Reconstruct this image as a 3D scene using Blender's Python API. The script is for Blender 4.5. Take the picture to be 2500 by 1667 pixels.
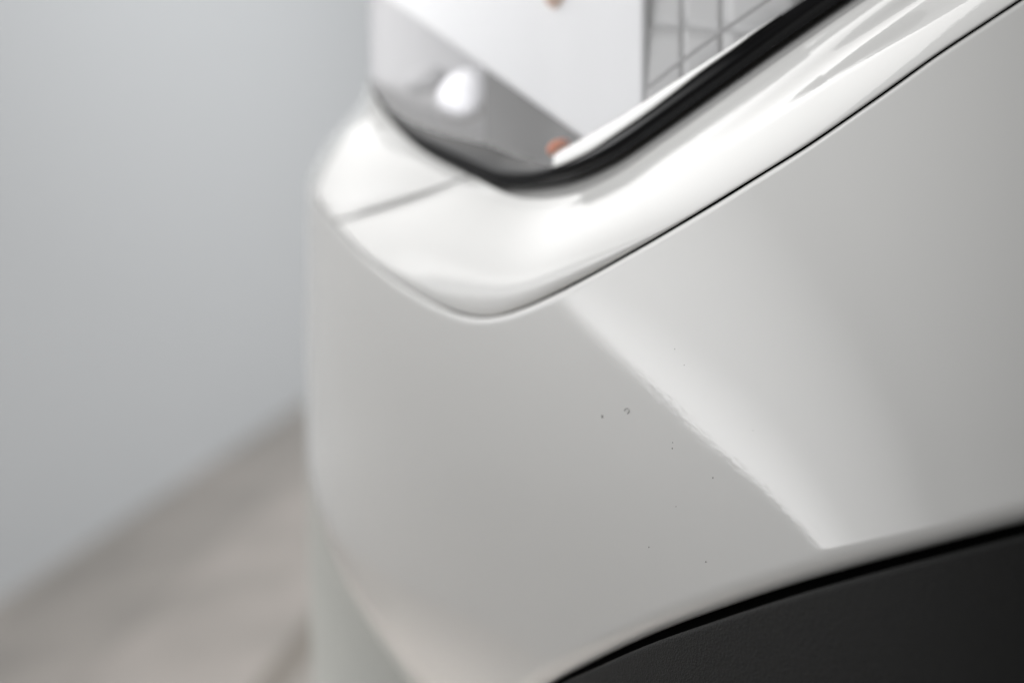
import bpy, bmesh, math, random
from mathutils import Vector, Matrix
random.seed(4)
scene = bpy.context.scene
for o in list(bpy.data.objects):
    bpy.data.objects.remove(o)

# ------------------------------------------------------------------ frame of the car corner
# local axes of the photographed corner: X along the flank, Y up the flank, Z out of the flank
SD = 0.70                      # focus distance (m)
MPP = 0.42 / 2500.0            # metres per photograph pixel on the focus plane
ROLL, PITCH = math.radians(12), math.radians(12)
r0 = Vector((1, 0, 0)); f0 = Vector((0, math.cos(PITCH), -math.sin(PITCH)))
u0 = Vector((0, math.sin(PITCH), math.cos(PITCH)))
XL = math.cos(ROLL) * r0 - math.sin(ROLL) * u0
YL = math.sin(ROLL) * r0 + math.cos(ROLL) * u0
ZL = -f0
ORG = Vector((0, 0, 0.75))
RM = Matrix((XL, YL, ZL)).transposed()

def loc(px, py, z):            # a measured point of the photograph at depth z -> metres in the car frame
    k = MPP * (SD - z) / SD
    return Vector(((px - 1250) * k, (833.5 - py) * k, z))
def L2W(v):
    return ORG + RM @ Vector(v)
def W(px, py, z):
    return L2W(loc(px, py, z))

# ------------------------------------------------------------------ camera
cam_d = bpy.data.cameras.new('camera'); cam = bpy.data.objects.new('camera', cam_d)
scene.collection.objects.link(cam); scene.camera = cam
cam.matrix_world = Matrix.Translation(L2W((0, 0, SD))) @ RM.to_4x4()
cam_d.sensor_width = 36; cam_d.lens = 36 * SD / 0.42
cam_d.clip_start = 0.01; cam_d.clip_end = 200
cam_d.dof.use_dof = True; cam_d.dof.focus_distance = SD + 0.028; cam_d.dof.aperture_fstop = 3.1

# ------------------------------------------------------------------ studio light
world = bpy.data.worlds.new('World'); scene.world = world; world.use_nodes = True
bg = world.node_tree.nodes['Background']
bg.inputs[0].default_value = (1.0, 0.995, 0.98, 1); bg.inputs[1].default_value = 0.235

def area(name, pos, target, sx, sy, watts, col=(1, 1, 1), spread=180, up=None):
    d = bpy.data.lights.new(name, 'AREA'); d.shape = 'RECTANGLE'; d.size = sx; d.size_y = sy
    d.energy = watts; d.color = col; d.spread = math.radians(spread)
    o = bpy.data.objects.new(name, d); scene.collection.objects.link(o)
    p = L2W(pos); t = L2W(target)
    zax = (p - t).normalized()
    upv = (RM @ Vector(up)) if up else Vector((0, 0, 1))
    xax = upv.cross(zax).normalized(); yax = zax.cross(xax)
    o.matrix_world = Matrix.Translation(p) @ Matrix((xax, yax, zax)).transposed().to_4x4()
    return o
area('overhead_softbox', (-1.08, 1.25, -1.1), (-0.1, 0.05, -0.1), 2.1, 1.6, 23, (1, 0.99, 0.975))
# gridded softbox on the left; its lower edge is the slanting reflection on the flank
ed = Vector((0, -0.357, 0.934)); SBL, SBW = 5.2, 1.3
ax = Vector((0.90, 0.42, 0.25)); ax = (ax - ed * ax.dot(ed)).normalized()      # the grid aims a little over the car
eu = ed.cross(ax).normalized(); eu = eu if eu.y > 0 else -eu
sc = Vector((-1.2, 0.155, -0.145)) - ed * 0.05 + eu * SBW / 2
area('side_softbox', sc, sc + ax, SBL, SBW, 45, (1, 1, 1), 118, up=tuple(eu))
area('side_softbox_core', sc - ax * 0.02, sc + ax, SBL, SBW, 55, (1, 1, 1), 84, up=tuple(eu))
fp = Vector((-0.95, 0.40, -0.42)); dn = RM.transposed() @ Vector((0, 0, -1))     # added fill lamp: its bounce off the floor brightens the left flank
area('floor_bounce_fill', fp, fp + dn, 0.9, 0.9, 11, (1, 0.995, 0.98), 70, up=(0, 0, 1))
area('wall_light', (0.9, 1.9, -2.2), (0.0, -0.3, -3.8), 1.2, 1.2, 50, (0.975, 0.99, 1))

scene.view_settings.view_transform = 'Standard'; scene.view_settings.look = 'None'
scene.view_settings.exposure = 0.07; scene.view_settings.gamma = 1

# ------------------------------------------------------------------ materials
def mat(name, col, rough=0.5, metal=0, coat=0, bump=None, spec=0.5):
    m = bpy.data.materials.new(name); m.use_nodes = True
    nt = m.node_tree; b = nt.nodes['Principled BSDF']
    b.inputs['Base Color'].default_value = (*col, 1); b.inputs['Roughness'].default_value = rough
    b.inputs['Metallic'].default_value = metal; b.inputs['Coat Weight'].default_value = coat
    b.inputs['Coat Roughness'].default_value = 0.05; b.inputs['Specular IOR Level'].default_value = spec
    if bump:
        scale, strength, dist, kind, target = bump
        tc = nt.nodes.new('ShaderNodeTexCoord')
        if kind == 'noise':
            t = nt.nodes.new('ShaderNodeTexNoise'); t.inputs['Detail'].default_value = 2; out = t.outputs['Fac']
        else:
            t = nt.nodes.new('ShaderNodeTexVoronoi'); t.feature = 'SMOOTH_F1'; out = t.outputs['Distance']
        t.inputs['Scale'].default_value = scale
        nt.links.new(tc.outputs['Object'], t.inputs['Vector'])
        bp = nt.nodes.new('ShaderNodeBump'); bp.inputs['Strength'].default_value = strength
        bp.inputs['Distance'].default_value = dist
        nt.links.new(out, bp.inputs['Height'])
        for k in target:
            nt.links.new(bp.outputs['Normal'], b.inputs[k])
    return m, nt, b

PAINT, nt, b = mat('white_clearcoat_paint', (0.80, 0.80, 0.79), 0.5, 0, 1.0,
                   (430, 0.07, 0.0004, 'noise', ['Coat Normal']), 0.2)
LIPM, _, _ = mat('shaded_lip_paint', (0.42, 0.425, 0.405), 0.5)  # same white paint as the skin, its shade set in a greyer colour
GLOSSBLACK, _, _ = mat('gloss_black_plastic', (0.004, 0.004, 0.005), 0.14, spec=0.3)
GAPBLACK, _, _ = mat('gap_shade_black', (0.004, 0.004, 0.004), 0.9, spec=0.1)  # black colour carries the shade inside the gaps
DARKGREY, _, _ = mat('dark_grey_housing', (0.035, 0.035, 0.038), 0.45)
LIGHTGREY, _, _ = mat('light_grey_bezel', (0.40, 0.40, 0.425), 0.35)
REFLGREY, _, _ = mat('wall_reflection_grey', (0.41, 0.415, 0.42), 0.4, 0.0)
DARKSILVER, _, _ = mat('dull_silver_backing', (0.335, 0.34, 0.345), 0.5)
REFLWHITE, _, _ = mat('lens_reflection_white', (0.86, 0.87, 0.89), 0.4)
SATINCHROME, _, _ = mat('satin_chrome', (0.80, 0.80, 0.83), 0.55, 1.0)
BRIGHTTRIM, _, _ = mat('bright_trim', (0.92, 0.92, 0.91), 0.25, 0, 1.0)
AMBER, _, _ = mat('amber_reflector', (1.0, 0.20, 0.0), 0.25)
PALEAMBER, _, _ = mat('pale_amber_bulb', (0.8, 0.55, 0.42), 0.3)
RIBM, _, _ = mat('grey_rib', (0.30, 0.30, 0.31), 0.4)
GRIT, _, _ = mat('paint_grit', (0.08, 0.075, 0.07), 0.8)

# grained black plastic
PLASTIC, nt, b = mat('grained_black_plastic', (0.0095, 0.0098, 0.0098), 0.6, spec=0.3)
tc = nt.nodes.new('ShaderNodeTexCoord')
v1 = nt.nodes.new('ShaderNodeTexVoronoi'); v1.inputs['Scale'].default_value = 1700; v1.feature = 'SMOOTH_F1'
n1 = nt.nodes.new('ShaderNodeTexNoise'); n1.inputs['Scale'].default_value = 700; n1.inputs['Detail'].default_value = 3
ad = nt.nodes.new('ShaderNodeMath'); ad.operation = 'ADD'
nt.links.new(tc.outputs['Object'], v1.inputs['Vector']); nt.links.new(tc.outputs['Object'], n1.inputs['Vector'])
nt.links.new(v1.outputs['Distance'], ad.inputs[0]); nt.links.new(n1.outputs['Fac'], ad.inputs[1])
bp = nt.nodes.new('ShaderNodeBump'); bp.inputs['Strength'].default_value = 0.85; bp.inputs['Distance'].default_value = 0.0004
nt.links.new(ad.outputs[0], bp.inputs['Height']); nt.links.new(bp.outputs['Normal'], b.inputs['Normal'])

# clear lens: see-through shell with a mirror film that follows the Fresnel law
LENS = bpy.data.materials.new('clear_lens'); LENS.use_nodes = True
nt = LENS.node_tree; nt.nodes.clear()
om = nt.nodes.new('ShaderNodeOutputMaterial'); mx = nt.nodes.new('ShaderNodeMixShader')
tr = nt.nodes.new('ShaderNodeBsdfTransparent'); gl = nt.nodes.new('ShaderNodeBsdfGlossy')
ge = nt.nodes.new('ShaderNodeNewGeometry'); dt = nt.nodes.new('ShaderNodeVectorMath'); dt.operation = 'DOT_PRODUCT'
nt.links.new(ge.outputs['Normal'], dt.inputs[0]); nt.links.new(ge.outputs['Incoming'], dt.inputs[1])
def mth(op, a, b_=None, c=None):
    n = nt.nodes.new('ShaderNodeMath'); n.operation = op
    for i, v in enumerate((a, b_, c)):
        if v is None: continue
        if isinstance(v, (int, float)): n.inputs[i].default_value = v
        else: nt.links.new(v, n.inputs[i])
    return n.outputs[0]
fr_o = mth('MULTIPLY_ADD', mth('POWER', mth('SUBTRACT', 1.0, mth('ABSOLUTE', dt.outputs['Value'])), 5.0), 0.95, 0.05)   # Schlick, same from both sides of the shell
tr.inputs[0].default_value = (0.96, 0.96, 0.965, 1); gl.inputs['Roughness'].default_value = 0.01
nt.links.new(fr_o, mx.inputs[0]); nt.links.new(tr.outputs[0], mx.inputs[1])
nt.links.new(gl.outputs[0], mx.inputs[2]); nt.links.new(mx.outputs[0], om.inputs[0])

# ------------------------------------------------------------------ helpers
def interp(pts, x):            # piecewise smooth y(x); pts sorted by x
    if x <= pts[0][0]:
        (x0, y0), (x1, y1) = pts[0], pts[1]
        return y0 + (y1 - y0) * (x - x0) / (x1 - x0)
    if x >= pts[-1][0]:
        (x0, y0), (x1, y1) = pts[-2], pts[-1]
        return y1 + (y1 - y0) * (x - x1) / (x1 - x0)
    n = len(pts)
    for i in range(n - 1):
        if pts[i][0] <= x <= pts[i + 1][0]:
            break
    def slope(k):              # monotone-safe finite-difference tangents
        if k == 0: return (pts[1][1] - pts[0][1]) / (pts[1][0] - pts[0][0])
        if k == n - 1: return (pts[-1][1] - pts[-2][1]) / (pts[-1][0] - pts[-2][0])
        a = (pts[k][1] - pts[k - 1][1]) / (pts[k][0] - pts[k - 1][0])
        c = (pts[k + 1][1] - pts[k][1]) / (pts[k + 1][0] - pts[k][0])
        h0 = pts[k][0] - pts[k - 1][0]; h1 = pts[k + 1][0] - pts[k][0]
        return (a * h1 + c * h0) / (h0 + h1)
    x0, y0 = pts[i]; x1, y1 = pts[i + 1]; h = x1 - x0; t = (x - x0) / h
    m0, m1 = slope(i) * h, slope(i + 1) * h
    return ((2 * t**3 - 3 * t**2 + 1) * y0 + (t**3 - 2 * t**2 + t) * m0
            + (-2 * t**3 + 3 * t**2) * y1 + (t**3 - t**2) * m1)

def crom(pts, n):              # dense smooth polyline through 2D/3D points, param kept aligned to the points
    out = []; m = len(pts)
    P = [Vector(p) for p in pts]
    for k in range(n):
        s = k / (n - 1) * (m - 1); i = min(int(s), m - 2); t = s - i
        p1, p2 = P[i], P[i + 1]
        p0 = P[i - 1] if i > 0 else p1 * 2 - p2
        p3 = P[i + 2] if i + 2 < m else p2 * 2 - p1
        out.append(0.5 * ((2 * p1) + (p2 - p0) * t + (2 * p0 - 5 * p1 + 4 * p2 - p3) * t * t
                          + (-p0 + 3 * p1 - 3 * p2 + p3) * t**3))
    return out

def link(name, verts, faces, material, parent=None, smooth=True):
    me = bpy.data.meshes.new(name); me.from_pydata([tuple(v) for v in verts], [], faces)
    me.validate(); me.update()
    if smooth:
        me.polygons.foreach_set('use_smooth', [True] * len(me.polygons))
    me.materials.append(material)
    o = bpy.data.objects.new(name, me); scene.collection.objects.link(o)
    if parent: o.parent = parent
    return o

def grid(name, rows, material, parent=None, thick=0.0, flip=False, breaks=()):
    """rows: list of equal-length lists of car-frame points -> one surface with real thickness"""
    nr, nc = len(rows), len(rows[0])
    V = [p for r in rows for p in r]
    F = [(i * nc + j, i * nc + j + 1, (i + 1) * nc + j + 1, (i + 1) * nc + j) for i in range(nr - 1) if i not in breaks for j in range(nc - 1)]
    if flip: F = [f[::-1] for f in F]
    o = link(name, V, F, material, parent)
    if thick:
        md = o.modifiers.new('thickness', 'SOLIDIFY'); md.thickness = thick; md.offset = -1
    return o

def sm(a, b_, x):
    t = max(0.0, min(1.0, (x - a) / (b_ - a))); return t * t * (3 - 2 * t)

# ------------------------------------------------------------------ shape of the flank
PXL = [(-300, 748), (500, 748), (1000, 748), (1174, 757), (1330, 800), (1477, 870), (1609, 953), (1700, 1015), (1900, 1160)]
def pxl(py): return interp(PXL, py)
KB = 0.0135
def bend(px): return 4.5e-8 * max(px - 1350.0, 0.0)**2
def depth(px, py):
    p = pxl(py); t = math.sqrt(max(px - p, 0.0)); t9 = math.sqrt(1900 - p)
    return KB * (t - t9) + 0.00005 * (py - 500) - 0.00000003 * (py - 800)**2 - bend(px)

# seam between lower bumper skin and headlight ledge
SEAM = [(700, 380), (782, 502), (819, 546), (870, 604), (904, 635), (955, 676), (1006, 710), (1068, 744), (1126, 766), (1177, 773),
        (1228, 766), (1279, 749), (1347, 718), (1432, 674), (1500, 636), (1585, 588), (1670, 538), (1755, 487), (1861, 421),
        (1968, 355), (2074, 283), (2180, 209), (2283, 135), (2393, 62), (2500, -8), (2700, -140)]
ARCH = [(700, 2120), (1000, 1935), (1150, 1815), (1250, 1735), (1351, 1667), (1453, 1614), (1606, 1544), (1759, 1487), (1912, 1436), (2065, 1391),
        (2218, 1350), (2371, 1310), (2500, 1277), (2700, 1228)]
def gap(px): return 2.0 + 4.5 * sm(1050, 1500, px)

car = bpy.data.objects.new('white_car', None); scene.collection.objects.link(car)
car.matrix_world = Matrix.Translation(ORG) @ RM.to_4x4()
car['label'] = 'white car front corner with clear headlight and black wheel arch trim'
car['category'] = 'car'

# ---- lower bumper skin
ts = [-14 + 14 * i / 10 for i in range(10)] + [i * 44.5 / 190 for i in range(191)]
vs = []
edge = [0, .0015, .003, .005, .0075, .010, .013, .017, .022, .028, .035, .045]
vs = edge + [.06 + .82 * i / 70 for i in range(71)] + [.895 + .105 * i / 40 for i in range(41)]
rows = []
for t in ts:
    row = []
    for v in vs:
        px = 748 + t * t; 
        for _ in range(12):
            y0 = interp(SEAM, px) + gap(px); y1 = interp(ARCH, px)
            py = y0 + (y1 - y0) * v
            px = 0.5 * px + 0.5 * (pxl(py) + t * t)
        p = pxl(py); t9 = math.sqrt(1900 - p)
        z = KB * (t - t9) + 0.00005 * (py - 500) - 0.00000003 * (py - 800)**2 - bend(px)
        d1 = (y1 - py) * 0.94; R = 62.0          # rolled flange at the wheel arch
        if d1 < R:
            z -= (R - math.sqrt(max(R * R - (R - d1)**2, 0))) * MPP * 1.0
        d0 = (py - y0) * 0.9; R = 14.0 + 8 * (1 - sm(1000, 1500, px))           # small rounded lip under the seam
        if d0 < R:
            z -= (R - math.sqrt(max(R * R - (R - d0)**2, 0))) * MPP * 1.0
        row.append(loc(px, py, z))
    # return flange behind the seam and behind the arch
    a = row[0] + Vector((0, 0, -0.018)); c = row[-1] + Vector((0, 0.002, -0.03))
    rows.append([a] + row + [c])
bumper = grid('bumper_skin', rows, PAINT, car)

# ---- lower front lip of the bumper, behind the corner
rows = []
P2 = [(850, 744), (1200, 750), (1450, 756), (1667, 764), (1900, 775)]
for i in range(41):
    t = -10 + 36 * i / 40
    row = []
    for j in range(60):
        py = 960 + 940 * j / 59
        z = 0.006 * t - 0.62 + 0.0001 * (py - 1000)
        row.append(loc(interp(P2, py) + t * t, py, z))
    rows.append(row)
grid('bumper_lower_lip', rows, LIPM, car)

# ------------------------------------------------------------------ headlight ledge
G = [(2205, -100), (2057, 0), (1925, 91), (1798, 181), (1670, 272), (1585, 332), (1518, 378), (1460, 410), (1403, 434), (1351, 447),
     (1295, 455), (1250, 456), (1217, 451), (1190, 442), (1159, 429), (1083, 394), (1025, 360), (976, 318), (945, 283), (926, 256), (910, 225), (900, 190)]
OFF = [36, 34, 34, 34, 34, 34, 34, 34, 34, 34, 30, 22, 14, 10, 8, 7, 6, 5, 4, 3, 2, 2]
S_ = [(2640, -100), (2393, 62), (2283, 135), (2120, 251), (1968, 355), (1810, 453), (1670, 538), (1540, 614), (1412, 685), (1279, 749),
      (1177, 773), (1068, 744), (968, 686), (890, 622), (826, 553), (796, 517), (779, 485), (779, 455), (811, 386), (853, 321), (892, 262), (897, 195)]
def hz(px, py): return depth(max(px, 760), min(py, 800)) - 0.045
N = 420
Gd = crom(G, N); Sd = crom(S_, N); Od = [v.x for v in crom([(o, 0) for o in OFF], N)]
Hd = [Vector((g.x + 0.15 * o, g.y + o)) for g, o in zip(Gd, Od)]
isplit = int(round(14.2 / 21 * (N - 1)))
vsl = [0, .01, .02, .035, .05, .07, .09, .12, .15, .19] + [.22 + .68 * i / 44 for i in range(45)] + [.92, .94, .96, .975, .985, .993, 1]
def seam_z(k):
    return depth(max(Sd[k].x, 753), Sd[k].y)
ZHOOD = [(14.2, seam_z(isplit)), (15.3, seam_z(isplit) - 0.020), (17, seam_z(isplit) - 0.036), (19, seam_z(isplit) - 0.036), (21, seam_z(isplit) - 0.034)]
def hood_pt(k, v):
    s, h = Sd[k], Hd[k]; q = s.lerp(h, v); u = k / (N - 1) * 21
    h0 = hz(h.x, h.y); zs = min(interp(ZHOOD, u), h0 - 0.006)
    z = zs + (h0 - zs) * v**1.2
    return q, z + 0.010 * math.sin(math.pi * min(1, v * 1.1)) * (1 - sm(14.2, 18, u))
def ledge_pt(k, v, push=0.0):
    if k > isplit: return hood_pt(k, v)
    s, h = Sd[k], Hd[k]
    q = s.lerp(h, v)
    u = k / (N - 1) * 21
    h0 = hz(h.x, h.y); s0 = seam_z(k)
    lip = 0.10
    e = v**(1.15 + 0.2 * sm(5, 9, u))
    z = s0 + (h0 - s0) * e
    # crown of the ledge: the skin bulges outward between its two edges, then an added valley stands in for a dark reflected wedge
    z += (0.0045 + 0.0055 * sm(5, 9, u)) * math.sin(math.pi * min(1, v * 1.1))
    z -= 0.0110 * (0.5 + 0.5 * math.cos(math.pi * min(1.0, abs(v - 0.60) / (0.14 + 0.16 * (1 - sm(0, 5.0, u)))))) * (1 - sm(0.0, 5.0, u))
    return q, z - push
def ledge_rows(k0, k1, gap0=False):
    rows = []
    for k in range(k0, k1 + 1):
        row = []
        L = (Sd[k] - Hd[k]).length; RS = (9.0 + 21.0 * sm(5.5, 8.5, k / (N - 1) * 21)) if k <= isplit else max(6.0, 30.0 - 0.6 * (k - isplit))
        for v in vsl:
            q, z = ledge_pt(k, v)
            d = v * L; R = RS
            if d < R: z -= (R - math.sqrt(max(R * R - (R - d)**2, 0))) * MPP * 0.9
            d = (1 - v) * L; R = 7.0
            if d < R: z -= (R - math.sqrt(max(R * R - (R - d)**2, 0))) * MPP
            row.append(loc(q.x, q.y, z))
        first = row[0] + Vector((0.001, 0.002, -0.018)); last = row[-1] + Vector((0, 0.003, -0.02))
        rows.append([first] + row + [last])
    return rows
rA = ledge_rows(0, isplit); rB = ledge_rows(isplit + 1, N - 1)
def inward(r, amt): return [p + Vector((0, 0, -amt)) for p in r]
nA = len(rA)
rA += [list(rA[-1]), inward(rA[-1], 0.015)]; rB = [inward(rB[0], 0.015), list(rB[0])] + rB
ledge = grid('headlight_ledge', rA, PAINT, car, flip=True, breaks=(nA - 1,))
hood = grid('hood_corner', rB, PAINT, car, flip=True, breaks=(1,))
# far flank of the hood corner turning down out of sight
rows = []
for i in range(30):
    a = i / 29
    k = int(isplit + 6 + a * (N - 1 - isplit - 6))
    p = Sd[k]; row = []
    for j in range(8):
        w = j / 7
        off = 34 * math.sin(math.pi * a)**0.7 * math.sin(w * math.pi * 0.75)
        row.append(loc(p.x + 4 - off, p.y - 0.3 * off, hood_pt(k, 0)[1] - 0.012 - 0.12 * w))
    rows.append(row)
grid('hood_flank', rows, PAINT, hood)
# black backing deep in the seams
for nm, kk, par in (('seam_backing', range(0, isplit + 1), ledge),):
    rows = []
    for k in kk:
        q = Sd[k]; z = depth(max(q.x, 753), q.y) - 0.014
        rows.append([loc(q.x - 5, q.y - 22, z), loc(q.x + 5, q.y + 26, z)])
    grid(nm, rows, GAPBLACK, par)
rows = []
for j, v in enumerate(vsl):
    a, z = ledge_pt(isplit, v); c = a + Vector((-10, -10)); d = a + Vector((12, 12))
    rows.append([loc(c.x, c.y, z - 0.010), loc(d.x, d.y, z - 0.010)])
grid('hood_backing', rows, GAPBLACK, ledge)

# ------------------------------------------------------------------ headlight
K = [(2112, -100), (1964, 0), (1840, 81), (1713, 172), (1645, 224), (1575, 276), (1508, 322), (1441, 366), (1384, 394), (1347, 407),
     (1318, 403), (1290, 392), (1255, 378), (1225, 366), (1190, 352), (1120, 334), (1044, 311), (985, 285), (950, 260), (928, 238), (912, 212), (902, 180)]
Kd = crom(K, N)
# housing: gloss black frame strip round the lens, rounded in section
rows = []
for k in range(int(N * 0.945)):
    g, kk, h = Gd[k], Kd[k], Hd[k]
    row = []
    zb = hz(g.x, g.y); zk = hz(kk.x, kk.y)
    row.append(loc(h.x, h.y, hz(h.x, h.y) - 0.03)); row.append(loc(g.x, g.y, zb - 0.03))
    for i in range(13):
        a = i / 12; q = g.lerp(kk, a)
        row.append(loc(q.x, q.y, zb + (zk - zb) * a - 0.006 + 0.0025 * math.sin(math.pi * a) + 0.010 * a * (1 - sm(8.0, 13.0, k / (N - 1) * 21))))
    row.append(loc(kk.x, kk.y, zk - 0.05))
    rows.append(row)
headlight = grid('headlight', rows, GLOSSBLACK, car, flip=True)
headlight['label'] = 'clear headlight with gloss black frame'
# painted return of the ledge beside the frame
rows = []
for k in range(int(N * 0.62)):
    g, h = Gd[k], Hd[k]
    rows.append([loc(h.x + (g.x - h.x) * a, h.y + (g.y - h.y) * a, hz(h.x, h.y) - 0.0025 - 0.022 * a) for a in (0.05, .35, .7, 1.0)])
grid('ledge_return', rows, PAINT, ledge, flip=True)

# bright trim strip lying along the upper edge of the frame
Wt = [(1905, 36), (1840, 76), (1798, 104), (1713, 160), (1645, 203), (1575, 249), (1508, 292), (1441, 330), (1384, 361), (1352, 381)]
Kt = [(1905, 37), (1840, 82), (1798, 114), (1713, 174), (1645, 226), (1575, 278), (1508, 324), (1441, 368), (1384, 396), (1352, 408)]
Wd = crom(Wt, 90); Kt = crom(Kt, 90)
rows = []
for a_, b_ in zip(Kt, Wd):
    za = hz(a_.x, a_.y)
    row = [loc(a_.x, a_.y, za - 0.02)]
    for i in range(9):
        a = i / 8; q = a_.lerp(b_, a)
        row.append(loc(q.x, q.y, za + 0.006 - 0.9 * a * (a_ - b_).length * MPP + 0.0015 * math.sin(math.pi * a)))
    row.append(loc(b_.x, b_.y, za - 0.03))
    rows.append(row)
rows.append([p + Vector((0, 0, -0.02)) for p in rows[-1]])
grid('trim_strip', rows, BRIGHTTRIM, headlight, flip=True)

LN = crom([(2000, -90), (1874, 0), (1776, 68), (1670, 145), (1580, 215)], 60)
rows = []
for p in LN:
    z = hz(p.x, p.y) - 0.012
    rows.append([loc(p.x - 3, p.y - 4, z - 0.004), loc(p.x - 2, p.y - 3, z), loc(p.x + 2, p.y + 3, z), loc(p.x + 3, p.y + 4, z - 0.004)])
grid('lens_inner_rib', rows, RIBM, headlight, flip=True)
# lens and what stands behind it: sheets bounded by an upper and a lower edge
YB = sorted([(v.x, v.y) for v in [Vector(p) for p in K]])
def yb(px): return interp(YB, px)
def lens_z(px, py): return hz(px, py) - 0.004 - 0.00006 * max(0, yb(px) - py)
def sheet(name, x0, x1, top, bot, zf, material, parent, nx=40, ny=30, thick=0.0015):
    rows = []
    for i in range(nx + 1):
        px = x0 + (x1 - x0) * i / nx; a, c = top(px), bot(px)
        rows.append([loc(px, a + (c - a) * j / ny, zf(px, a + (c - a) * j / ny)) for j in range(ny + 1)])
    return grid(name, rows, material, parent, thick)
sheet('lens', 903, 2100, lambda x: -170, lambda x: yb(x) + 4, lens_z, LENS, headlight, 80, 40, 0)
def diag(x): return (x - 949) * 321 / 451.0
def wl(x): return interp(sorted(Wt), x) + 8
sheet('lens_reflection_sheet', 930, 1572, lambda x: -190, lambda x: min(diag(x), wl(x) + 30), lambda x, y: lens_z(x, yb(x)) - 0.03 - 0.00012 * (yb(x) - y) - 0.05 * (max(0, 1420 - x) / 450)**2, REFLWHITE, headlight, 60, 30, 0.003)  # white sheet standing in for the softbox reflection on the lens
sheet('inner_bezel', 904, 1250, lambda x: -190, lambda x: yb(x) + 60, lambda x, y: lens_z(max(x, 900), yb(max(x, 905))) - 0.14 - 0.00012 * (yb(max(x, 905)) - y), LIGHTGREY, headlight)
sheet('inner_shield', 1184, 1480, lambda x: -100, lambda x: yb(x) + 60, lambda x, y: lens_z(x, yb(x)) - 0.045 - 0.00012 * (yb(x) - y), DARKGREY, headlight)
# grey plates standing in for the tiled wall reflected in the lens
xs = [1574, 1668, 1764, 1960]; ys = [-190, 66, 330]
for i in range(3):
    for j in range(2):
        if ys[j] > wl(xs[i]) + 20: continue
        sheet('wall_reflection_plate', xs[i] + 0.4, xs[i + 1] - 0.4, lambda x, j=j: ys[j] + 0.4 + 0.08 * (x - 1574), lambda x, j=j: ys[j + 1] - 0.4 + 0.08 * (x - 1574),
              lambda x, y: lens_z(x, min(y, yb(x))) - 0.03, REFLGREY, headlight, 6, 6, 0.0015)
sheet('wall_reflection_back', 1560, 2010, lambda x: -200, lambda x: yb(x) + 30, lambda x, y: lens_z(x, min(y, yb(x))) - 0.0314, REFLGREY, headlight, 20, 20)

def blob(name, px, py, z, rx, ry, rz, material, parent, rot=0, tilt=(0, 0)):
    bm = bmesh.new(); bmesh.ops.create_uvsphere(bm, u_segments=24, v_segments=14, radius=1)
    c = loc(px, py, z); k = MPP * (SD - z) / SD
    me = bpy.data.meshes.new(name)
    M = Matrix.Translation(c) @ Matrix.Rotation(tilt[0], 4, 'Y') @ Matrix.Rotation(tilt[1], 4, 'X') @ Matrix.Rotation(rot, 4, 'Z') @ Matrix.Diagonal((rx * k, ry * k, rz * k, 1))
    bmesh.ops.transform(bm, matrix=M, verts=bm.verts); bm.to_mesh(me); bm.free()
    me.polygons.foreach_set('use_smooth', [True] * len(me.polygons)); me.materials.append(material)
    o = bpy.data.objects.new(name, me); scene.collection.objects.link(o); o.parent = parent
    return o
blob('projector_reflector', 1135, 236, lens_z(1128, 235) - 0.075, 95, 74, 30, SATINCHROME, headlight, 0, (-0.75, -0.25))
blob('marker_reflector', 1040, 196, lens_z(1045, 190) - 0.085, 70, 36, 14, LIGHTGREY, headlight, 0, (-0.75, -0.25))
amb = blob('amber_reflector', 1364, 360, lens_z(1366, 362) - 0.03, 30, 19, 15, AMBER, headlight, 0.4); amb['label'] = 'small orange reflector'
blob('indicator_bulb', 1368, -8, lens_z(1368, 0) - 0.022, 40, 34, 20, PALEAMBER, headlight)

# ------------------------------------------------------------------ wheel arch trim
A2 = [(1000, 1955), (1150, 1838), (1250, 1757), (1376, 1666), (1453, 1630), (1580, 1574), (1759, 1511), (1963, 1446), (2116, 1403), (2320, 1350), (2500, 1304), (2700, 1254)]
rows = []
for i in range(140):
    px = 1150 + 1540 * i / 139
    y0 = interp(A2, px); row = []
    z0 = depth(px, interp(ARCH, px)) + 0.002
    row.append(loc(px, y0 + 3, z0 - 0.03))
    for j in range(50):
        d = (j / 49)**1.6 * 620
        R = 14.0; z = z0 + 0.00002 * d
        if d < R: z -= (R - math.sqrt(max(R * R - (R - d)**2, 0))) * MPP
        row.append(loc(px, y0 + d, z))
    rows.append(row)
trim = grid('wheel_arch_trim', rows, PLASTIC, car, flip=True); trim['label'] = 'grained black plastic wheel arch trim'
rows = []
for i in range(100):
    px = 1150 + 1540 * i / 99
    z0 = depth(px, interp(ARCH, px)) - 0.016
    rows.append([loc(px, interp(ARCH, px) - 30, z0), loc(px, interp(A2, px) + 40, z0)])
grid('arch_gap_backing', rows, GAPBLACK, trim)  # black backing: the shadow in the arch gap set in its colour

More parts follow.
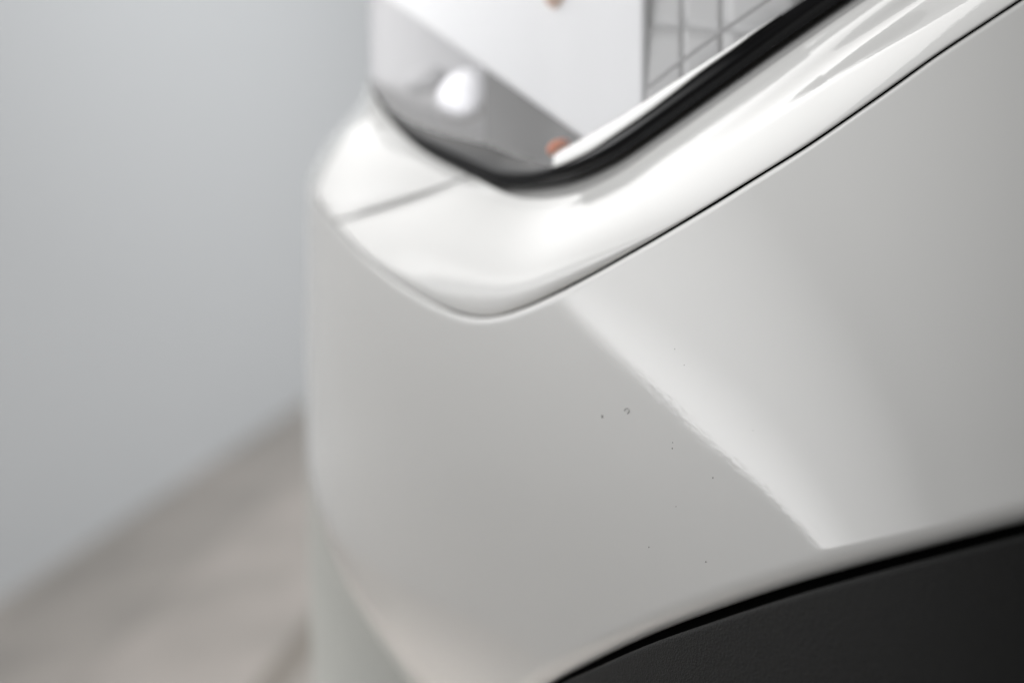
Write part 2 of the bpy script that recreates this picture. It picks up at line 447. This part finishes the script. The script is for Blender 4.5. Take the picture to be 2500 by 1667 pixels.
# ------------------------------------------------------------------ specks on the paint
def speck(px, py, r):
    z = depth(px, py) + 0.0001
    c = loc(px, py, z)
    e = 2.0
    du = (loc(px + e, py, depth(px + e, py)) - loc(px - e, py, depth(px - e, py))).normalized()
    dv = (loc(px, py - e, depth(px, py - e)) - loc(px, py + e, depth(px, py + e))).normalized()
    n = du.cross(dv).normalized()
    V = [c + n * 0.00015]; m = 8
    for i in range(m):
        a = 2 * math.pi * i / m; q = r * MPP * random.uniform(0.7, 1.2)
        V.append(c + du * (q * 1.3 * math.cos(a)) + dv * (q * 1.2 * math.sin(a)) - n * 0.0001)
    link('dirt_speck', V, [(0, 1 + i, 1 + (i + 1) % m) for i in range(m)], GRIT, bumper)
for s in ((1470, 1016, 4.4), (1647, 852, 1.4), (1670, 891, 1.1), (1642, 1080, 1.6), (1641, 1094, 1.8), (1740, 1166, 2), (1584, 1335, 2), (1723, 1371, 2.2),
          (1650, 1236, 1.3), (1838, 1050, 0.9)):
    speck(*s)
V = []; F = []
hook = [(1524, 1003), (1527, 998), (1532, 997), (1536, 1001), (1535, 1007), (1531, 1010)]
for i, (x, y) in enumerate(hook):
    z = depth(x, y) + 0.0003
    V += [loc(x - 0.4, y - 0.6, z), loc(x + 0.4, y + 0.6, z), loc(x + 0.4, y + 0.6, z - 0.0006), loc(x - 0.4, y - 0.6, z - 0.0006)]
    if i:
        a = 4 * i
        F += [(a - 4, a - 3, a + 1, a), (a - 3, a - 2, a + 2, a + 1), (a - 4, a, a + 3, a - 1)]
link('dirt_speck', V, F, GRIT, bumper)

# ------------------------------------------------------------------ floor and wall
FLOORM, nt, b = mat('warm_grey_floorboard', (0.33, 0.30, 0.275), 0.55)
tc = nt.nodes.new('ShaderNodeTexCoord'); n1 = nt.nodes.new('ShaderNodeTexNoise'); n1.inputs['Scale'].default_value = 4.0; n1.inputs['Detail'].default_value = 4
oi = nt.nodes.new('ShaderNodeObjectInfo'); rp = nt.nodes.new('ShaderNodeValToRGB'); ad = nt.nodes.new('ShaderNodeMath'); ad.operation = 'MULTIPLY_ADD'
ad.inputs[1].default_value = 0.35
nt.links.new(tc.outputs['Object'], n1.inputs['Vector']); nt.links.new(oi.outputs['Random'], ad.inputs[0]); nt.links.new(n1.outputs['Fac'], ad.inputs[2])
rp.color_ramp.elements[0].position = 0.3; rp.color_ramp.elements[0].color = (0.24, 0.226, 0.208, 1)
rp.color_ramp.elements[1].position = 1.0; rp.color_ramp.elements[1].color = (0.45, 0.41, 0.38, 1)
nt.links.new(ad.outputs[0], rp.inputs[0]); nt.links.new(rp.outputs[0], b.inputs['Base Color'])
SUBF, _, _ = mat('dark_joint', (0.10, 0.09, 0.08), 0.8)
WALLM, nt, b = mat('pale_grey_wall', (0.56, 0.575, 0.59), 0.8)

def floor_hit(px, py):
    c = cam.matrix_world.translation; p = W(px, py, 0); d = p - c
    return c + d * (-c.z / d.z)
A = floor_hit(0, 1465); B = floor_hit(738, 985)
dirw = (B - A).normalized()
nrm = Vector((-dirw.y, dirw.x, 0));
if nrm.y < 0: nrm = -nrm
print('wall base', A, B)
w0 = A - dirw * 6; w1 = A + dirw * 9
V = [w0, w1, w1 + Vector((0, 0, 3.4)), w0 + Vector((0, 0, 3.4))]; V += [v + nrm * 0.12 for v in V]
wall = link('wall', V, [(0, 1, 2, 3), (7, 6, 5, 4), (0, 4, 5, 1), (1, 5, 6, 2), (2, 6, 7, 3), (3, 7, 4, 0)], WALLM, None, False)
wall['kind'] = 'structure'
f = [w0 + nrm * 0.1, w1 + nrm * 0.1, w1 - nrm * 7, w0 - nrm * 7]
floor = link('floor', [v - Vector((0, 0, 0.012)) for v in f], [(3, 2, 1, 0)], SUBF, None, False); floor['kind'] = 'structure'
# floorboards: tight pale boards with one darker narrow strip running through
q0, q1, q2 = floor_hit(633, 1667), floor_hit(723, 1552), floor_hit(701, 1667)
bd = (q1 - q0).normalized(); bn = Vector((-bd.y, bd.x, 0))
if bn.dot(q2 - q0) < 0: bn = -bn
sw = bn.dot(q2 - q0)
def cut(poly, o_, n_):         # keep the part of a polygon on the side n_ points to
    out = []
    for i in range(len(poly)):
        p, q = poly[i], poly[(i + 1) % len(poly)]; a, c = (p - o_).dot(n_), (q - o_).dot(n_)
        if a >= 0: out.append(p)
        if (a > 0) != (c > 0) and a != c: out.append(p.lerp(q, a / (a - c)))
    return out
def board(d0, d1, m):
    foot = [w0 + nrm * 0.0, w1 + nrm * 0.0, w1 - nrm * 7, w0 - nrm * 7]
    poly = cut(cut(foot, q0 + bn * d0, bn), q0 + bn * d1, -bn)
    if len(poly) < 3: return
    n = len(poly)
    V = [Vector((p.x, p.y, 0.0)) for p in poly] + [Vector((p.x, p.y, -0.011)) for p in poly]
    F = [tuple(range(n)), tuple(range(2 * n - 1, n - 1, -1))] + [(i, n + i, n + (i + 1) % n, (i + 1) % n) for i in range(n)]
    o = link('floorboard', V, F, m, floor, False)
DARKSTRIP, _, _ = mat('darker_floor_strip', (0.24, 0.215, 0.185), 0.55)
board(0, sw, DARKSTRIP)
BW = 0.32
for i in range(26):
    board(sw + 0.002 + i * BW, sw + (i + 1) * BW, FLOORM)
    board(-(i + 1) * BW, -0.002 - i * BW, FLOORM)
print('BOARDS', bd, sw, q0, A, B)
